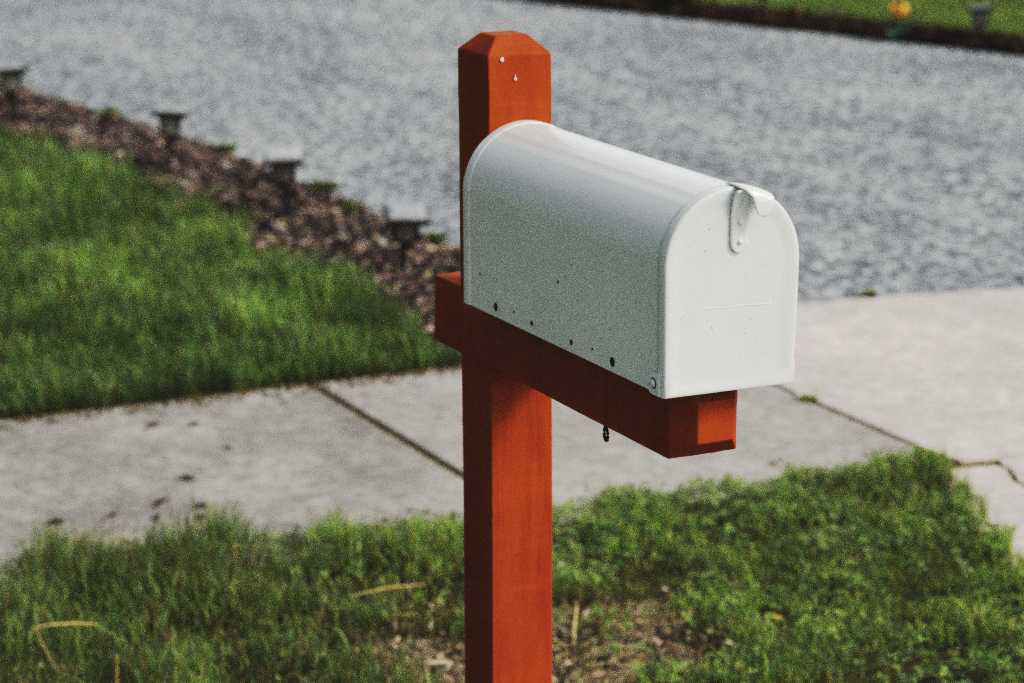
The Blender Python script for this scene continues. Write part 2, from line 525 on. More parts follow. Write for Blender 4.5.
sheet('joint_soil', [(-3.9, -7), (-2.0, -7), (-2.0, 2.4), (-3.9, 2.4)], -.006, M_moss)

# driveway apron, sidewalk part and street part, split by the joint and a wandering crack
edge_far = [(-3.80, 2.172), (-3.745, 2.70), (-3.70, 3.0), (-3.60, 3.5), (-3.42, 4.6), (-3.30, 6.2), (-3.3, 8.6)]
ef = []
for a, b in zip(edge_far[:-1], edge_far[1:]): ef += wob(a, b, 9, .012, int(b[1] * 100))
ef.append(edge_far[-1])
joint_y = [(-2.10, 2.160 + .012)]
A = ef + [(-2.098, 8.6)] + wob((-2.098, 8.6), (-2.098, 2.245), 60, .004, 4) + [(-2.098, 2.245), (-2.11, 2.190), (-2.14, 2.174), (-3.5, 2.174)]
apr_bm = bmesh.new()
def prism(bm, P, z, t):
    top = [bm.verts.new((x, y_, z)) for x, y_ in P]; bot = [bm.verts.new((x, y_, z - t)) for x, y_ in P]
    bm.faces.new(top); bm.faces.new(bot[::-1])
    n = len(P)
    for i in range(n): bm.faces.new((top[i], bot[i], bot[(i + 1) % n], top[(i + 1) % n]))
prism(apr_bm, A, .004, .09)
crk = wob((-2.072, 2.262), (-1.62, 2.10), 14, .010, 21) + [(-1.62, 2.10)]
crk2 = [(x + .007, y_ + .011) for x, y_ in crk]
B1 = [(-2.078, 2.268)] + [(x, y_) for x, y_ in crk2] + wob(crk2[-1], (-.2, 2.8), 12, .012, 9) + [(-.2, 2.8), (-.2, 8.6), (-2.078, 8.6)]
prism(apr_bm, B1, .003, .09)
flare = [(-2.072, 2.13), (-1.90, 2.055), (-1.60, 1.945), (-1.33, 1.84), (-1.0, 1.69), (-.6, 1.49), (-.1, 1.16), (.5, .7)]
B2 = [(x, y_ - .035) for x, y_ in flare] + [(.5, 2.9), (-.19, 2.785)] + [(x, y_) for x, y_ in wob(crk[-1], (-.2, 2.78), 12, .012, 9)[::-1]] + crk[:-1][::-1][:-1]
prism(apr_bm, B2, .000, .09)
apron = tag(obj('driveway_apron', apr_bm, M_apron), kind='structure')
sheet('apron_joint_soil', [(-3.9, 2.05), (.5, 2.05), (.5, 8.7), (-3.9, 8.7)], -.008, M_moss)

# asphalt driveway between the two beds
dr_left = [(-3.80, 2.172), (-5.0, 2.17), (-6.2, 2.165), (-7.3, 2.12), (-9.0, 1.92), (-12, 1.55), (-17, .9), (-40, -2)]
L = []
for a, b in zip(dr_left[:-1], dr_left[1:]): L += wob(a, b, 10, .022, int(-a[0] * 37))
L.append(dr_left[-1])
dr_right = [(-40, -4.2), (-25, .75), (-11.4, 5.46), (-9.72, 6.06), (-8.06, 6.62), (-5.5, 7.5), (-3.3, 8.5)]
dr_right = [(-40, -2.0), (-25, 1.05), (-11.4, 5.46), (-9.72, 6.06), (-8.06, 6.62), (-5.5, 7.5), (-3.3, 8.5)]
R_ = [dr_right[0]]
for a, b in zip(dr_right[1:-1], dr_right[2:]): R_ += wob(a, b, 10, .02, int(-a[0] * 53))
R_ += [dr_right[-1]]
farEdge = [(x - .006, y_) for x, y_ in ef][::-1]
sheet('driveway', L[:-1] + [(-30, -.8), (-25, 1.0)] + R_[1:] + farEdge[:-1], -.004, M_asph)

# mulch beds
def bed_soil(name, poly): return sheet(name, poly, -.009, M_mulchbase)
bed_soil('garden_bed', [(-3.52, 1.56), (-3.52, 2.160), (-3.79, 2.160)] + [(x, y_ - .004) for x, y_ in L[:55]] + [(-17, .4), (-12, 1.05), (-9, 1.46), (-7.3, 1.56)])
bed_soil('far_garden_bed', [(-3.3, 8.52), (-5.5, 7.52), (-8.06, 6.64), (-9.72, 6.08), (-11.4, 5.48), (-25, 1.1), (-25, 1.6), (-11.5, 5.92), (-9.8, 6.47), (-8.2, 7.02), (-5.6, 7.92), (-3.3, 8.95)])
sheet('far_lawn_soil', [(-3.3, 8.93), (-5.6, 7.90), (-8.2, 7.00), (-9.8, 6.45), (-11.5, 5.90), (-25, 1.58), (-60, 10), (-60, 60), (0, 60)], -.004, M_terr)

# ------------------------------------------------------------------ grass
def in_frustum(x, y, z=0.0, mx=60):
    """keep only what the place around the camera's view could show (a margin is added on every side)"""
    return x, y

def blades(name, x, y, length, width, lean, cols, m, segs=3, z0=0.0, flop=None):
    n = len(x)
    th = rng.uniform(0, 2 * math.pi, n)            # lean direction
    if flop is not None:
        fx, fy, fw = flop
        dx = np.cos(th) + fx * fw; dy = np.sin(th) + fy * fw
        th = np.arctan2(dy, dx)
    fa = th + rng.uniform(-1.4, 1.4, n) + math.pi / 2   # blade's width direction
    rows = []
    V = np.zeros((n, 2 * segs + 1, 3), np.float32)
    px, py, pz = x.copy(), y.copy(), np.full(n, z0) if np.isscalar(z0) else z0.copy()
    ang = rng.normal(.12, .15, n)
    step = length / segs
    for s in range(segs):
        w = width * (1 - .25 * s / segs) * .5 if s else width * .42
        V[:, 2 * s, 0] = px - np.cos(fa) * w; V[:, 2 * s, 1] = py - np.sin(fa) * w; V[:, 2 * s, 2] = pz
        V[:, 2 * s + 1, 0] = px + np.cos(fa) * w; V[:, 2 * s + 1, 1] = py + np.sin(fa) * w; V[:, 2 * s + 1, 2] = pz
        a = np.clip(ang, -.2, 1.75)
        px = px + np.cos(th) * np.sin(a) * step; py = py + np.sin(th) * np.sin(a) * step; pz = pz + np.cos(a) * step
        ang = ang + lean / segs * (1 + .5 * s)
    V[:, 2 * segs, 0] = px; V[:, 2 * segs, 1] = py; V[:, 2 * segs, 2] = np.maximum(pz, .004)
    base = np.arange(n)[:, None] * (2 * segs + 1)
    quads = np.concatenate([base + np.array([[2 * s, 2 * s + 1, 2 * s + 3, 2 * s + 2]]) for s in range(segs - 1)]) if segs > 1 else None
    tri = base + np.array([[2 * segs - 2, 2 * segs - 1, 2 * segs]])
    C = np.repeat(cols[:, None, :], 2 * segs + 1, 1).copy()
    C[:, 0:2] = C[:, 0:2] * .55 + np.array([.10, .09, .035]) * .45      # straw-coloured sheaths at the foot
    return V.reshape(-1, 3), [f for f in (quads, tri) if f is not None], C.reshape(-1, 3)

def leaflets(x, y, z, size, cols, tilt=.6):
    """small round three-part leaves (clover and weeds), each leaflet a folded pair of triangles"""
    n = len(x)
    out_v = []; out_c = []
    yaw = rng.uniform(0, 2 * math.pi, n)
    tx = rng.normal(0, tilt * .5, n); ty = rng.normal(0, tilt * .5, n)
    for k in range(3):
        a = yaw + k * 2.094
        L = size
        p0 = np.stack([x, y, z], 1)
        d = np.stack([np.cos(a), np.sin(a), np.cos(a) * tx + np.sin(a) * ty], 1)
        e = np.stack([-np.sin(a), np.cos(a), -np.sin(a) * tx + np.cos(a) * ty], 1)
        tip = p0 + d * L[:, None]
        up = np.array([0, 0, .12])
        l = p0 + d * (L * .62)[:, None] + e * (L * .42)[:, None] + up * L[:, None]
        r = p0 + d * (L * .62)[:, None] - e * (L * .42)[:, None] + up * L[:, None]
        out_v.append(np.stack([p0, r, tip, l], 1)); out_c.append(np.repeat((cols * rng.uniform(.85, 1.15, (n, 1)))[:, None, :], 4, 1))
    V = np.concatenate(out_v); C = np.concatenate(out_c)
    b = np.arange(len(V))[:, None] * 4
    f = np.concatenate([b + np.array([[0, 1, 2]]), b + np.array([[0, 2, 3]])])
    return V.reshape(-1, 3), [f], C.reshape(-1, 3)

def chips(x, y, z, ln, wd, cols, tilt=.35, th=.004):
    """bark and leaf chips: thin bent flakes"""
    n = len(x)
    a = rng.uniform(0, 2 * math.pi, n)
    t1 = rng.normal(0, tilt, n); t2 = rng.normal(0, tilt, n)
    d = np.stack([np.cos(a) * np.cos(t1), np.sin(a) * np.cos(t1), np.sin(t1)], 1)
    e = np.stack([-np.sin(a) * np.cos(t2), np.cos(a) * np.cos(t2), np.sin(t2)], 1)
    nn = np.cross(d, e)
    p = np.stack([x, y, z], 1)
    L = (ln * .5)[:, None]; Wd = (wd * .5)[:, None]
    q = lambda s, t, h: p + d * L * s + e * Wd * t + nn * h
    bend = rng.uniform(-.25, .5, n)[:, None] * L
    V = np.stack([q(-1, -.55, 0), q(-.3, -1, bend), q(.5, -.9, bend), q(1, -.2, 0), q(.75, .6, 0), q(.1, 1, bend), q(-.7, .75, 0),
                  q(-1, -.55, -th), q(-.3, -1, bend - th), q(.5, -.9, bend - th), q(1, -.2, -th), q(.75, .6, -th), q(.1, 1, bend - th), q(-.7, .75, -th)], 1)
    b = np.arange(n)[:, None] * 14
    top = b + np.array([[0, 1, 2, 5, 6]]); top2 = b + np.array([[2, 3, 4, 5]])
    side = np.concatenate([b + np.array([[i, i + 7, (i + 1) % 7 + 7, (i + 1) % 7]]) for i in range(7)])
    C = np.repeat(cols[:, None, :], 14, 1)
    return V.reshape(-1, 3), [top, top2, side], C.reshape(-1, 3)

def merge(parts):
    V = []; F = {}; C = []; off = 0
    for v, fl, c in parts:
        for f in fl: F.setdefault(f.shape[1], []).append(f + off)
        V.append(v); C.append(c); off += len(v)
    return np.concatenate(V), [np.concatenate(F[k]) for k in sorted(F)], np.concatenate(C)

def palette(n, stops, jit=.18):
    s = np.array(stops)
    c = s[rng.integers(0, len(s), n)]
    c = c * (1 + rng.normal(0, jit, (n, 1))) * (1 + rng.normal(0, .06, (n, 3)))
    return np.clip(c, .004, .9)

GREEN = [(.185, .265, .095), (.27, .365, .118), (.345, .43, .155), (.21, .29, .148), (.41, .45, .18)]
LGREEN = [(.15, .215, .088), (.21, .285, .102), (.275, .345, .13), (.17, .24, .14)]
DRY = [(.26, .20, .095), (.33, .26, .13), (.18, .135, .06), (.22, .15, .07)]

# --- grass strip between sidewalk and street
fl_x = np.array([p[0] for p in flare]); fl_y = np.array([p[1] for p in flare])
def strip_mask(x, y):
    # right boundary follows the apron's flare
    fx = np.array([p[0] for p in flare]); fy = np.array([p[1] for p in flare])
    lim = np.interp(x, fx, fy) + (fbm(x, y, 9, 2) - .5) * .08
    near = -2.165 + (fbm(x * .3 + 5, y, 7, 2) - .45) * .13 - .115 * np.clip((1.25 - y) / .9, 0, 1)
    return (x > near) & (y < lim)
def bare(x, y):
    e = ((x + 1.36) / .27) ** 2 + ((y - .70) / .36) ** 2
    v = np.clip(1.35 - e * 1.05 + (fbm(x + 3, y + 9, 11, 3) - .5) * 3.4, 0, 1)
    hole = np.exp(-(((x + 1.86) / .055) ** 2 + ((y - 1.80) / .035) ** 2))
    # thin scatter on the left of the patch
    v2 = np.clip((fbm(x + 30, y + 1, 5.2, 3) - .52) * 5, 0, 1) * np.clip(1.2 - ((x + 1.5) / .45) ** 2, 0, 1) * np.clip((1.0 - y) * 2, 0, 1) * .55
    return np.clip(v + hole * 1.3 + v2, 0, 1)
n = 190000
x = rng.uniform(-2.46, -.55, n); y = rng.uniform(-1.6, 2.3, n)
keep = strip_mask(x, y)
b = bare(x, y)
cl = fbm(x, y, 8.5, 3)
keep &= rng.random(n) > b * .80
keep &= rng.random(n) < .16 + 1.5 * np.clip(cl - .30, 0, 1)
# thin out where nothing of it can be seen
keep &= (rng.random(n) < np.where(x > -1.0, .35, 1.0))
x, y, cl = x[keep], y[keep], cl[keep]
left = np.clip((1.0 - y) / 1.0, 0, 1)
tuft = fbm(x + 11, y + 4, 3.4, 2)
length = (.024 + .036 * np.clip((cl - .25) * 1.8, 0, 1)) * rng.uniform(.5, 1.4, len(x)) * (.85 + .75 * left) * (.75 + .5 * tuft)
length = np.where(rng.random(len(x)) < .04, length * 1.6, length)
length *= 1 - .45 * bare(x, y)
width = rng.uniform(.0016, .0042, len(x)) * (1.1 - .20 * left)
edge_up = np.clip(1 - (x + 2.3) / .25, 0, 1)
length *= 1 + .35 * edge_up
lean = rng.uniform(.3, 2.3, len(x)) * (1.0 - .30 * left) * (1 - .45 * edge_up)
cols = palette(len(x), GREEN)
dk = fbm(x + 40, y, 5, 3)[:, None]
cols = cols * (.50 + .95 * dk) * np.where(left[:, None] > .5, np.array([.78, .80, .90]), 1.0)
dry = rng.random(len(x)) < .06 + .14 * (fbm(x + 7, y + 70, 4, 2) > .56) + .16 * np.clip(left - .35, 0, 1) + .35 * bare(x, y)
cols[dry] = palette(int(dry.sum()), DRY)
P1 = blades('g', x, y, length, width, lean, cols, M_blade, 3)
# clover and small broad leaves through it, thickest on the right
n = 21000
x = rng.uniform(-2.40, -.6, n); y = rng.uniform(-.9, 2.25, n)
k2 = strip_mask(x, y) & (rng.random(n) > bare(x, y) * .97)
k2 &= rng.random(n) < np.clip((fbm(x + 60, y + 6, 4.5, 3) - .36) * 3.2, 0, 1) * np.clip(.35 + .8 * (y - .2), .2, 1)
x, y = x[k2], y[k2]
zz = .014 + .034 * np.clip((fbm(x, y, 8.5, 3) - .25) * 1.8, 0, 1) * rng.uniform(.4, 1.1, len(x))
P2 = leaflets(x, y, zz, rng.uniform(.006, .0145, len(x)), palette(len(x), [(.21, .30, .105), (.28, .37, .145), (.34, .41, .20), (.16, .235, .09)], .2))
n = 45000
x2 = rng.uniform(-2.28, .55, n); y2 = rng.uniform(-4.5, 1.4, n)
k4 = ((y2 < -1.5) | (x2 > -.6)) & ~((np.abs(x2) < .05) & (np.abs(y2) < .05)) & (y2 < np.interp(x2, fl_x, fl_y))
x2, y2 = x2[k4], y2[k4]
P3 = blades('g', x2, y2, .03 + .05 * fbm(x2, y2, 8.5, 3) * rng.uniform(.5, 1.5, len(x2)), rng.uniform(.004, .008, len(x2)), rng.uniform(.3, 2.0, len(x2)), palette(len(x2), GREEN) * (.4 + .8 * fbm(x2 + 40, y2, 5, 3)[:, None]), M_blade, 2)
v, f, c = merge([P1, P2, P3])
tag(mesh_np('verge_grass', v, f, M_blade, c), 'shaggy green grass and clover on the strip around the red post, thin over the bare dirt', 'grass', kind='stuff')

# --- lawn left of the garden bed
n = 150000
x = -3.52 - (rng.random(n) ** 1.25) * 9.5; y = rng.uniform(-1.3, 1.62, n)
edge = 1.575 - np.clip((-x - 6.3), 0, 9) * .10 + (fbm(x, y * .2, 5, 3) - .5) * .26
near = -3.52 + (fbm(x * .2 + 8, y, 9, 3) - .45) * .17
keep = (y < edge) & (x < near)
keep &= y > -.75 - (x + 3.5) * -.05
keep &= y > (-.35 + (-x - 3.5) * .22)      # outside the view on the far left
cl = fbm(x + 2, y + 2, 4.2, 3)
keep &= rng.random(n) < .5 + cl
x, y, cl = x[keep], y[keep], cl[keep]
d = -x - 3.5
length = (.042 + .098 * np.clip((cl - .28) * 1.9, 0, 1)) * rng.uniform(.5, 1.4, len(x))
width = rng.uniform(.0028, .0055, len(x)) * (1 + .06 * d)
lean = rng.uniform(.2, 1.7, len(x))
cols = palette(len(x), LGREEN) * (.32 + 1.36 * fbm(x + 20, y, 4.2, 3)[:, None])
dry = rng.random(len(x)) < .035
cols[dry] = palette(int(dry.sum()), DRY)
pale = rng.random(len(x)) < .02
cols[pale] = palette(int(pale.sum()), [(.20, .30, .17)])
P1 = blades('g', x, y, length, width, lean, cols, M_blade, 3)
n = 70000
x2 = -3.54 - (rng.random(n) ** 1.3) * 9.0; y2 = -5.5 + rng.random(n) * 6.0
k4 = y2 < np.maximum(-.75 + (x2 + 3.5) * .05, -.35 + (-x2 - 3.5) * .22) + .02
x2, y2 = x2[k4], y2[k4]
cl2 = fbm(x2 + 2, y2 + 2, 4.2, 3)
P2 = blades('g', x2, y2, (.05 + .08 * np.clip((cl2 - .28) * 1.9, 0, 1)) * rng.uniform(.6, 1.4, len(x2)), rng.uniform(.006, .011, len(x2)), rng.uniform(.3, 1.8, len(x2)), palette(len(x2), LGREEN) * (.4 + 1.1 * fbm(x2 + 20, y2, 4.2, 3)[:, None]), M_blade, 2)
v, f, c = merge([P1, P2])
tag(mesh_np('lawn_grass', v, f, M_blade, c), 'thick bright green lawn left of the post, between the sidewalk and the mulch bed', 'grass', kind='stuff')

# --- far lawn beyond the driveway
n = 120000
x = rng.uniform(-17, -4.5, n); t_ = rng.random(n) ** 1.6 * 9
edge = np.interp(x, [-25, -11.5, -9.8, -8.2, -5.6, -3.3], [1.62, 5.92, 6.47, 7.02, 7.92, 8.95])
y = edge + t_ + (fbm(x, x * 0, 3, 2) - .5) * .1
keep = (y > 5.2) & (y < 13)
x, y = x[keep], y[keep]
length = rng.uniform(.03, .07, len(x)); width = rng.uniform(.006, .011, len(x))
cols = palette(len(x), [(.20, .26, .11), (.24, .30, .125), (.26, .30, .145)]) * (.7 + .6 * fbm(x, y, 1.5, 3)[:, None])
P1 = blades('g', x, y, length, width, rng.uniform(.2, 1.2, len(x)), cols, M_blade, 2)
tag(mesh_np('far_lawn_grass', *P1[:1], P1[1], M_blade, P1[2]), 'sunlit lawn across the driveway at the top of the view', 'grass', kind='stuff')

# ------------------------------------------------------------------ mulch and litter
MUL = [(.040, .030, .030), (.055, .042, .042), (.09, .066, .060), (.14, .10, .085), (.24, .185, .16), (.36, .29, .25), (.50, .42, .37), (.060, .050, .056), (.19, .115, .08), (.42, .33, .24)]
n = 36000
x = -3.60 - rng.random(n) ** 1.1 * 8.5; lo = 1.50 - np.clip(-x - 8, 0, 9) * .10; hi = np.interp(-x, [3.8, 7.3, 9, 12], [2.15, 2.11, 1.90, 1.53]) + .0
hi = np.where(x > -3.78, 2.12, hi)
y = lo + (hi - lo) * rng.random(n)
hump = np.sin(np.pi * np.clip((y - lo) / (hi - lo), 0, 1))
zz = .002 + .020 * hump * (.3 + fbm(x, y, 4, 2)) * rng.random(n)
P = chips(x, y, zz, rng.uniform(.012, .055, n) * (1 + .6 * (rng.random(n) < .1)), rng.uniform(.007, .028, n), palette(n, MUL, .35) * np.array([.80, .83, .86]) * (.22 + .85 * fbm(x, y, 7, 3)[:, None]), .4)
# dead grass stalks and a little creeping weed among it
tag(mesh_np('bark_mulch', *P[:1], P[1], M_chip, P[2]), 'brown bark mulch and dry leaves in the bed beside the driveway', 'mulch', kind='stuff')
n = 9000
x = rng.uniform(-14, -5.0, n); e0 = np.interp(x, [-25, -11.4, -9.72, -8.06, -5.5, -3.3], [1.1, 5.48, 6.08, 6.64, 7.52, 8.52])
y = e0 + rng.random(n) * .40; zz = .01 + rng.random(n) * .04 * np.sin(np.pi * (y - e0) / .40)
P = chips(x, y, zz, rng.uniform(.03, .08, n), rng.uniform(.018, .045, n), palette(n, [(.022, .014, .012), (.035, .022, .018), (.06, .036, .028), (.11, .06, .04), (.028, .022, .022)], .25), .45)
tag(mesh_np('far_bark_mulch', *P[:1], P[1], M_chip, P[2]), 'dark mulch in the narrow bed along the far edge of the driveway', 'mulch', kind='stuff')
n = 1900
x = rng.normal(-1.38, .22, n); y = rng.normal(.66, .34, n)
k3 = (rng.random(n) < .10 + .9 * bare(x, y)) & (x < -.6) & (y < 1.5) & (y > -.7) & (x > -2.25)
x, y = x[k3], y[k3]; n = len(x)
LIT = [(.06, .045, .035), (.09, .065, .05), (.16, .12, .09), (.22, .17, .13), (.30, .24, .19), (.46, .39, .33), (.12, .095, .07), (.07, .06, .05), (.20, .16, .11)]
P = chips(x, y, .004 + rng.random(n) * .012, rng.uniform(.004, .034, n) , rng.uniform(.003, .015, n), palette(n, LIT, .25) * np.array([.95, .98, .95]), .3, .002)
tag(mesh_np('leaf_litter', *P[:1], P[1], M_chip, P[2]), 'broken dead leaves and crumbs of bark on the bare dirt behind the red post', 'leaf litter', kind='stuff')

n = 900
y = rng.uniform(-.7, 2.1, n)
lawn_side = rng.random(n) < .75
x = np.where(lawn_side, -3.49 + np.abs(rng.normal(0, .05, n)), -2.12 - np.abs(rng.normal(0, .09, n)) - .10 * np.clip((1.4 - y) / .9, 0, 1))
P = chips(x, y, np.full(n, .006), rng.uniform(.004, .022, n), rng.uniform(.003, .010, n), palette(n, [(.05, .038, .028), (.09, .07, .05), (.14, .11, .07), (.20, .16, .10), (.08, .08, .04)], .25), .15, .002)
tag(mesh_np('edge_crumbs', *P[:1], P[1], M_chip, P[2]), 'crumbs of soil and dead grass along both grassy edges of the sidewalk', 'debris', kind='stuff')

# ------------------------------------------------------------------ path lights
def make_path_light():
    root = empty('path_light')
    bm = bmesh.new()
    loft(bm, [sq(.008, -.10), sq(.0095, .085), sq(.014, .098)])
    obj('stake', bm, M_lamp_black, root)
    body = bmesh.new()
    loft(body, [sq(.026, .098), sq(.035, .104), sq(.035, .110)])
    loft(body, [sq(.041, .171), sq(.043, .1745)])
    for sx_ in (-1, 1):
        for sy_ in (-1, 1):
            c0, c1, w = .0295, .0365, .0045
            loft(body, [[(sx_ * c + a * w, sy_ * c + b_ * w, z) for a, b_ in ((-1, -1), (1, -1), (1, 1), (-1, 1))] for c, z in ((c0, .109), (c1, .173))])
    lant = obj('lantern', body, M_lamp_black, root)
    bm = bmesh.new()
    loft(bm, [sq(.0275, .1095), sq(.0355, .1725)])
    for k in range(3):      # ribs pressed in the lens
        o_ = -.012 + .012 * k
        for s in (-1, 1):
            box(bm, o_ - .0015, o_ + .0015, s * .034 - .004, s * .034 + .004, .112, .170)
            box(bm, s * .034 - .004, s * .034 + .004, o_ - .0015, o_ + .0015, .112, .170)
    obj('lens', bm, M_lamp_lens, lant)
    bm = bmesh.new()
    loft(bm, [sq(.060, .1720), sq(.067, .175), sq(.067, .189), sq(.062, .1925)])
    cap = obj('cap', bm, M_lamp_black, root)
    bm = bmesh.new()
    loft(bm, [sq(.059, .1920), sq(.057, .1945), sq(.044, .2035), sq(.042, .2042)])
    obj('solar_panel', bm, M_solar, cap)
    bv = cap.modifiers.new('b', 'BEVEL'); bv.width = .002; bv.segments = 2
    return root
PL = make_path_light()
spots = [((-4.64, 1.82, .022), (-3, 11, -17), 'path light standing nearest the red post, its pale cap tipped and catching the sky', 1.02),
         ((-5.74, 1.855, .022), (2, 6, -23), 'second path light out from the red post, with a pale grey top', 1.04),
         ((-6.83, 1.79, .026), (-3, -7, -22), 'third path light out from the red post, dark cap set level in the mulch', 1.04),
         ((-8.25, 1.58, .018), (3, -5, -14), 'dark path light cut by the left border of the photo, farthest along the near bed', 1.12)]
for i, (loc, rot, lab, sc) in enumerate(spots):
    o = PL if i == 0 else copy_tree(PL)
    o.location = loc; o.rotation_euler = [RAD(a) for a in rot]; o.scale = (sc, sc, sc)
    tag(o, lab, 'path light', 'path lights in the mulch bed beside the driveway')
for (loc, rot, lab) in (((-8.45, 6.63, .00), (3, -6, -34), 'black path light at the right end of the far bed, against the lawn'),
                        ((-10.12, 6.33, .00), (-3, -3, -30), 'black path light in the middle of the far bed, cut by the top edge')):
    o = copy_tree(PL); o.location = loc; o.rotation_euler = [RAD(a) for a in rot]; o.scale = (1, 1, 1)
    tag(o, lab, 'path light', 'path lights along the far edge of the driveway')

# ------------------------------------------------------------------ small plants and litter one can point to
def weed(name, loc, n, ln, label, cat, cols, group=None, spread=.05, lw=.005):
    x = rng.normal(0, spread * .5, n); y = rng.normal(0, spread * .35, n)
    P1 = blades('w', x, y, ln * rng.uniform(.5, 1.2, n), rng.uniform(.6, 1.2, n) * lw, rng.uniform(.4, 2.0, n), palette(n, cols), M_blade, 3, -.008)
    m_ = n // 2
    x = rng.normal(0, spread * .8, m_); y = rng.normal(0, spread * .6, m_); z = rng.uniform(.1, .7, m_) * ln
    cc = palette(m_, cols)
    P2 = leaflets(x, y, z, rng.uniform(.007, .014, m_), cc)
    tip = np.stack([x, y, z], 1)
    V = np.stack([tip * .06 + [0, 0, -.006], tip * .06 + [.0022, .0010, -.006], tip * .55 + [.0012, .0006, .3 * ln], tip], 1).reshape(-1, 3)
    P3 = (V, [np.arange(m_)[:, None] * 4 + np.array([[0, 1, 2, 3]])], np.repeat(cc[:, None, :], 4, 1).reshape(-1, 3))
    xr = np.linspace(-1, 1, 25)
    rt = np.stack([np.concatenate([xr, xr[::-1]]) * spread * .7, np.concatenate([np.sqrt(1 - xr ** 2), -np.sqrt(1 - xr[::-1] ** 2)]) * spread * .5, np.full(50, -.007)], 1)
    P4 = (rt, [np.arange(50)[None, :]], np.tile(np.array([[.05, .055, .02]]), (50, 1)))
    P2 = merge([P2, P3, P4])
    v, f, c = merge([P1, P2])
    o = mesh_np(name, v, f, M_leafgreen, c)
    o.location = loc
    return tag(o, label, cat, group)
YG = [(.20, .24, .06), (.25, .27, .08), (.16, .20, .06), (.30, .28, .12)]
for loc, n, ln, sp, lab in (((-2.755, 2.158, -.002), 44, .034, .022, 'yellowish weed growing in the sidewalk joint beside the white pebble'),
                            ((-3.86, 2.70, -.002), 36, .035, .035, 'yellow green weed at the asphalt edge right behind the mailbox door'),
                            ((-3.76, 2.98, -.002), 28, .028, .03, 'low weed along the asphalt edge to the right of the mailbox'),
                            ((-2.14, 2.12, -.002), 40, .04, .03, 'yellow tuft where the grass strip meets the apron joint')):
    weed('weed', loc, n, ln, lab, 'weed', YG, 'weeds growing out of the pavement joints', sp)
GG = [(.14, .18, .06), (.18, .22, .08), (.11, .15, .05), (.24, .23, .11)]
for loc, n, ln, sp, lab in (((-5.08, 2.13, .01), 44, .045, .04, 'weed tuft at the driveway edge next to the red post'),
                            ((-5.72, 2.10, .01), 48, .045, .045, 'weed tuft at the driveway edge beyond the nearest path light'),
                            ((-6.13, 2.14, .01), 60, .05, .06, 'broad weed tuft at the driveway edge between the second and third path lights'),
                            ((-7.10, 2.12, .01), 48, .045, .045, 'weed tuft on the driveway edge left of the third path light'),
                            ((-8.2, 1.98, .01), 48, .045, .055, 'weed tuft on the driveway edge near the leftmost path light')):
    weed('weed', loc, n, ln, lab, 'weed', GG, 'weeds along the edge of the mulch bed', sp)

def flake(name, loc, size, m, label, cat, group=None, rz=0., up=.3):
    bm = bmesh.new()
    n_ = 12; c = bm.verts.new((0, 0, .002)); ring_ = []
    for k in range(n_):
        a = 2 * math.pi * k / n_
        r_ = size * (1 + .25 * random.uniform(-1, 1))
        px_, py_ = r_ * math.cos(a), r_ * .5 * math.sin(a)
        ring_.append(bm.verts.new((px_, py_, .003 + up * size * (abs(py_) / size) + random.uniform(0, .15) * size)))
    for k in range(n_): bm.faces.new((c, ring_[k], ring_[(k + 1) % n_]))
    o = obj(name, bm, m)
    o.location = loc; o.rotation_euler = (0, 0, rz)
    return tag(o, label, cat, group)
LV = [((-2.777, .475), .022, .6, 'long dark dead leaf lying farthest from the grass of the scatter on the sidewalk'),
      ((-2.625, .363), .018, 1.8, 'dark curled dead leaf touching a smaller one on the sidewalk'),
      ((-2.599, .342), .013, .2, 'small dark dead leaf tucked against a bigger one on the sidewalk'),
      ((-2.549, .428), .020, 1.2, 'dark dead leaf rightmost of the scatter by the grass edge'),
      ((-2.470, .403), .017, .9, 'dark dead leaf half hidden at the grass edge below the rightmost one'),
      ((-2.510, .311), .017, 2.5, 'dark dead leaf at the grass edge below the touching pair'),
      ((-2.574, .230), .013, 2.0, 'small dark dead leaf alone left of the touching pair'),
      ((-2.574, .100), .024, 1.3, 'long dark dead leaf toward the left border on the sidewalk'),
      ((-3.266, .551), .020, 1.5, 'faint brown dead leaf near the lawn edge on the sidewalk'),
      ((-3.225, .647), .016, 1.5, 'small brown dead leaf near the lawn, right of the faint one'),
      ((-2.988, .652), .014, .5, 'small dead leaf in the middle of the sidewalk near the slab joint')]
for (x_, y_), s_, rz, lab in LV:
    flake('dead_leaf', (x_, y_, .004), s_, M_deadleaf, lab, 'leaf', 'dead leaves on the sidewalk', rz)
flake('yellow_leaf', (-1.205, 1.142, .045), .014, M_yleaf, 'small yellow leaf on the grass right of the red post', 'leaf', None, .4, .2)
flake('pale_leaf', (-1.339, .485, .012), .024, M_pale, 'pale dead leaf on the dirt just left of the red post', 'leaf', None, 1.1, .3)
bm = bmesh.new()
bmesh.ops.create_icosphere(bm, subdivisions=2, radius=.013)
for v_ in bm.verts: v_.co *= 1 + random.uniform(-.14, .14)
for v_ in bm.verts: v_.co.z *= .7
o = obj('pebble', bm, M_peb, None, 50); o.location = (-2.79, 2.150, .010)
tag(o, 'white pebble in the sidewalk joint below the mailbox door', 'pebble')

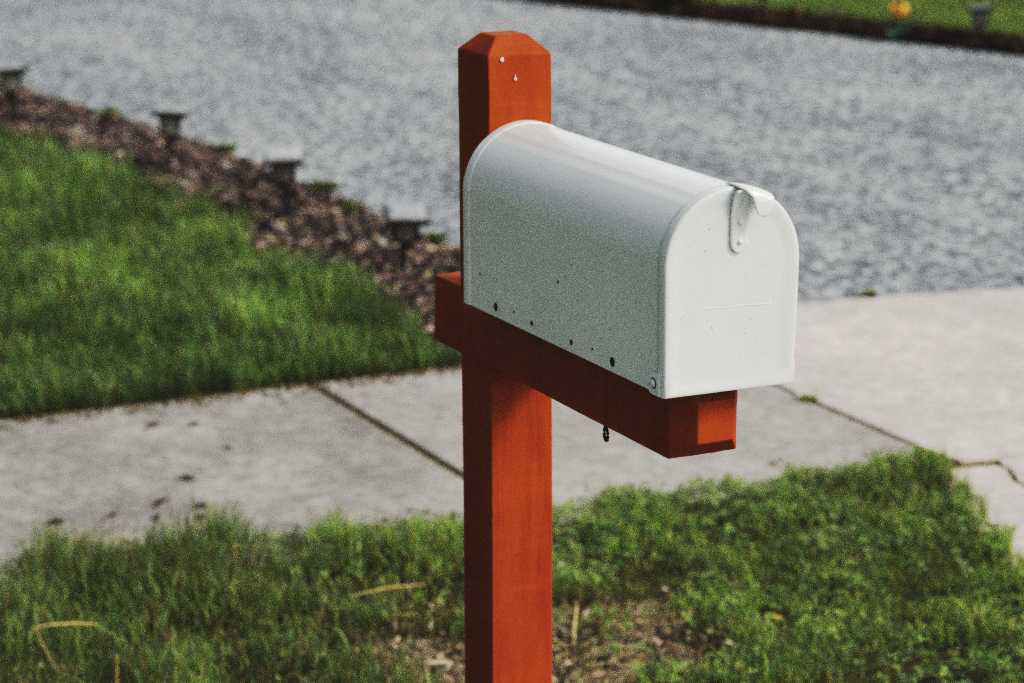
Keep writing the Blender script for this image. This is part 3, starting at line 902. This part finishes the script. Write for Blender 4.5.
def stalk(pts, r, label, m=M_straw):
    bm = bmesh.new()
    tube(bm, pts, r, 6)
    return tag(obj('straw_stalk', bm, m, None, 60), label, 'straw')
stalk([(-1.556, -.172, 0), (-1.590, -.180, .018), (-1.623, -.185, .036), (-1.668, -.189, .056), (-1.712, -.191, .0745), (-1.714, -.187, .0755), (-1.700, -.165, .081), (-1.682, -.120, .083), (-1.668, -.078, .079)],
      [.0015, .0014, .0013, .0012, .0013, .0016, .0024, .0023, .0012], 'tall bent dry grass stalk at the lower left, its top folded over')
stalk([(-1.517, -.093, 0), (-1.55, -.082, .02), (-1.592, -.066, .042)], [.0014, .0013, .0009], 'short upright dry stalk right of the tall bent one')
stalk([(-1.735, .464, .034), (-1.728, .55, .042), (-1.73, .626, .036)], [.0012, .0018, .0011], 'tan straw lying on the grass left of the red post, farther of two')
stalk([(-1.648, .481, .014), (-1.630, .52, .019), (-1.619, .562, .016)], [.0011, .0014, .0010], 'tan straw lying on the grass left of the red post, nearer of two')
stalk([(-1.362, .778, 0), (-1.40, .80, .026), (-1.442, .827, .052)], [.0022, .0026, .0016], 'pale dry stub standing in the dirt just right of the red post')

# tulip and a leafy clump in the far bed
tu = empty('tulip', (-8.80, 6.36, -.045), label='orange tulip with blue green leaves in the far bed', cat='flower')
bm = bmesh.new()
tube(bm, [(0, 0, -.02), (.004, .006, .10), (.0, .012, .165)], [.005, .004, .0035], 8)
obj('stem', bm, M_tulip, tu, 60)
for k in range(7):
    a = k * 2.4; bm = bmesh.new()
    ln = random.uniform(.11, .17)
    rows = []
    for j in range(6):
        t = j / 5
        out = .09 * t ** 1.6 + .01; zz_ = ln * (t - .25 * t * t * t)
        w = .020 * math.sin(math.pi * min(1, .12 + t * .88)) + .0015
        cx_, cy_ = math.cos(a) * out, math.sin(a) * out
        rows.append([bm.verts.new((cx_ - math.sin(a) * w * s, cy_ + math.cos(a) * w * s, zz_ + abs(s) * w * .4)) for s in (-1, 0, 1)])
    for p_, q_ in zip(rows[:-1], rows[1:]):
        for s in range(2): bm.faces.new((p_[s], p_[s + 1], q_[s + 1], q_[s]))
    obj('leaf', bm, M_tulip, tu, 80)
fl = bmesh.new()
for k in range(6):
    a = k * math.pi / 3; rows = []
    for j in range(6):
        t = j / 5
        r_ = .008 + .040 * math.sin(t * 2.2) ; zz_ = .162 + .075 * t
        w = .026 * math.sin(math.pi * (.15 + .8 * t)) + .001
        rows.append([fl.verts.new((math.cos(a) * r_ - math.sin(a) * w * s, .012 + math.sin(a) * r_ + math.cos(a) * w * s, zz_)) for s in (-1, 0, 1)])
    for p_, q_ in zip(rows[:-1], rows[1:]):
        for s in range(2): fl.faces.new((p_[s], p_[s + 1], q_[s + 1], q_[s]))
obj('flower', fl, M_petal, tu, 80)
weed('leafy_plant', (-10.55, 5.98, 0), 260, .16, 'dark green leafy plant in the far bed at the top of the view', 'plant', [(.025, .060, .025), (.035, .08, .03), (.02, .05, .025)], None, .085, .014)

# ------------------------------------------------------------------ camera
cam = bpy.data.cameras.new('camera'); co = bpy.data.objects.new('camera', cam); COL.objects.link(co)
F_PX = 2778.55
cam.sensor_width = 36; cam.lens = F_PX / 1024 * 36
cam.clip_start = .05; cam.clip_end = 800
Rm = Matrix(((0.4283133861, -0.2078507278, 0.8794007722), (0.9036121603, 0.1046768041, -0.4153646957), (-0.0057190081, 0.9725434909, 0.2326509216)))
co.matrix_world = Matrix.Translation((3.208565, -1.507947, Z + .778786)) @ Rm.to_4x4()
cam.dof.use_dof = True; cam.dof.focus_distance = 3.22; cam.dof.aperture_fstop = 5.6; cam.dof.aperture_blades = 7
S.camera = co

# ------------------------------------------------------------------ light: hazy bright sky and a broad soft sun from the right
SUN_EL, SUN_AZ = 41, 46
el, az = RAD(SUN_EL), RAD(SUN_AZ)
d = Vector((math.cos(el) * math.cos(az), math.cos(el) * math.sin(az), math.sin(el)))
sun = bpy.data.lights.new('sun', 'SUN'); so = bpy.data.objects.new('sun', sun); COL.objects.link(so)
so.rotation_euler = d.to_track_quat('Z', 'Y').to_euler(); so.location = d * 20
sun.energy = 2.15; sun.angle = RAD(16); sun.color = (1, .93, .82)
w = bpy.data.worlds.new('World'); S.world = w; w.use_nodes = True
nt = w.node_tree
sky = nt.nodes.new('ShaderNodeTexSky'); sky.sky_type = 'NISHITA'; sky.sun_disc = False
sky.sun_elevation = el; sky.sun_rotation = RAD(90) - az
sky.air_density = 1.4; sky.dust_density = 4.0; sky.ozone_density = 1.0
hs = nt.nodes.new('ShaderNodeHueSaturation'); hs.inputs['Saturation'].default_value = .40
nt.links.new(sky.outputs[0], hs.inputs['Color'])
# an unseen, uneven line of trees and roofs added to dim the low sky (tallest to the left), open toward the street
tc = nt.nodes.new('ShaderNodeTexCoord')
def mth(op, a_, b_=None, c_=None):
    n_ = nt.nodes.new('ShaderNodeMath'); n_.operation = op
    for i_, v_ in enumerate((a_, b_, c_)):
        if v_ is None: continue
        if hasattr(v_, 'is_linked'): nt.links.new(v_, n_.inputs[i_])
        else: n_.inputs[i_].default_value = v_
    return n_.outputs[0]
nrm = nt.nodes.new('ShaderNodeVectorMath'); nrm.operation = 'NORMALIZE'; nt.links.new(tc.outputs['Generated'], nrm.inputs[0])
sp = nt.nodes.new('ShaderNodeSeparateXYZ'); nt.links.new(nrm.outputs[0], sp.inputs[0])
nz = nt.nodes.new('ShaderNodeTexNoise'); nz.inputs['Scale'].default_value = 5; nz.inputs['Detail'].default_value = 6
nt.links.new(nrm.outputs[0], nz.inputs['Vector'])
side = mth('MULTIPLY_ADD', sp.outputs[1], -.35, .065)                       # higher toward -Y
side = mth('MULTIPLY_ADD', sp.outputs[0], -.12, side)                      # and a little toward -X
top = mth('MULTIPLY_ADD', mth('SUBTRACT', nz.outputs['Fac'], .5), .45, mth('MAXIMUM', side, .03))
tree_dim = mth('SMOOTH_MIN', 1.0, mth('MULTIPLY', mth('MAXIMUM', mth('SUBTRACT', top, sp.outputs[2]), 0), 14), .1)
mxw = nt.nodes.new('ShaderNodeMix'); mxw.data_type = 'RGBA'
nt.links.new(tree_dim, mxw.inputs[0]); nt.links.new(hs.outputs[0], mxw.inputs[6]); mxw.inputs[7].default_value = (.62, .66, .62, 1)
# the haze glows low behind the driveway
dt = nt.nodes.new('ShaderNodeVectorMath'); dt.operation = 'DOT_PRODUCT'; nt.links.new(nrm.outputs[0], dt.inputs[0])
dt.inputs[1].default_value = Vector((-.88, .40, .20)).normalized()
glow = mth('MULTIPLY_ADD', mth('POWER', mth('MAXIMUM', dt.outputs['Value'], 0), 14), 2.2, 1.0)
wm = nt.nodes.new('ShaderNodeVectorMath'); wm.operation = 'MULTIPLY'; wm.inputs[1].default_value = (1.0, 1.0, .98)
nt.links.new(mxw.outputs[2], wm.inputs[0])
gl = nt.nodes.new('ShaderNodeVectorMath'); gl.operation = 'SCALE'
nt.links.new(wm.outputs[0], gl.inputs[0]); nt.links.new(glow, gl.inputs['Scale'])
bg = nt.nodes['Background']; bg.inputs['Strength'].default_value = .15
nt.links.new(gl.outputs[0], bg.inputs['Color'])

S.render.engine = 'CYCLES'
S.view_settings.view_transform = 'Standard'; S.view_settings.look = 'None'; S.view_settings.exposure = 0; S.view_settings.gamma = 1
S.cycles.use_denoising = False
S.cycles.max_bounces = 6; S.cycles.diffuse_bounces = 3; S.cycles.transmission_bounces = 4
S.cycles.use_adaptive_sampling = True; S.cycles.adaptive_threshold = .032; S.cycles.adaptive_min_samples = 32

# print-like response: soft toe and shoulder
vs_ = S.view_settings; vs_.use_curve_mapping = True
cm = vs_.curve_mapping; cv = cm.curves[3]
pts_ = [(0, .005), (.05, .024), (.10, .064), (.16, .15), (.22, .26), (.36, .445), (.62, .59), (1, .75)]
while len(cv.points) < len(pts_): cv.points.new(.5, .5)
for p_, (a_, b_) in zip(cv.points, pts_): p_.location = (a_, b_)
cm.update()
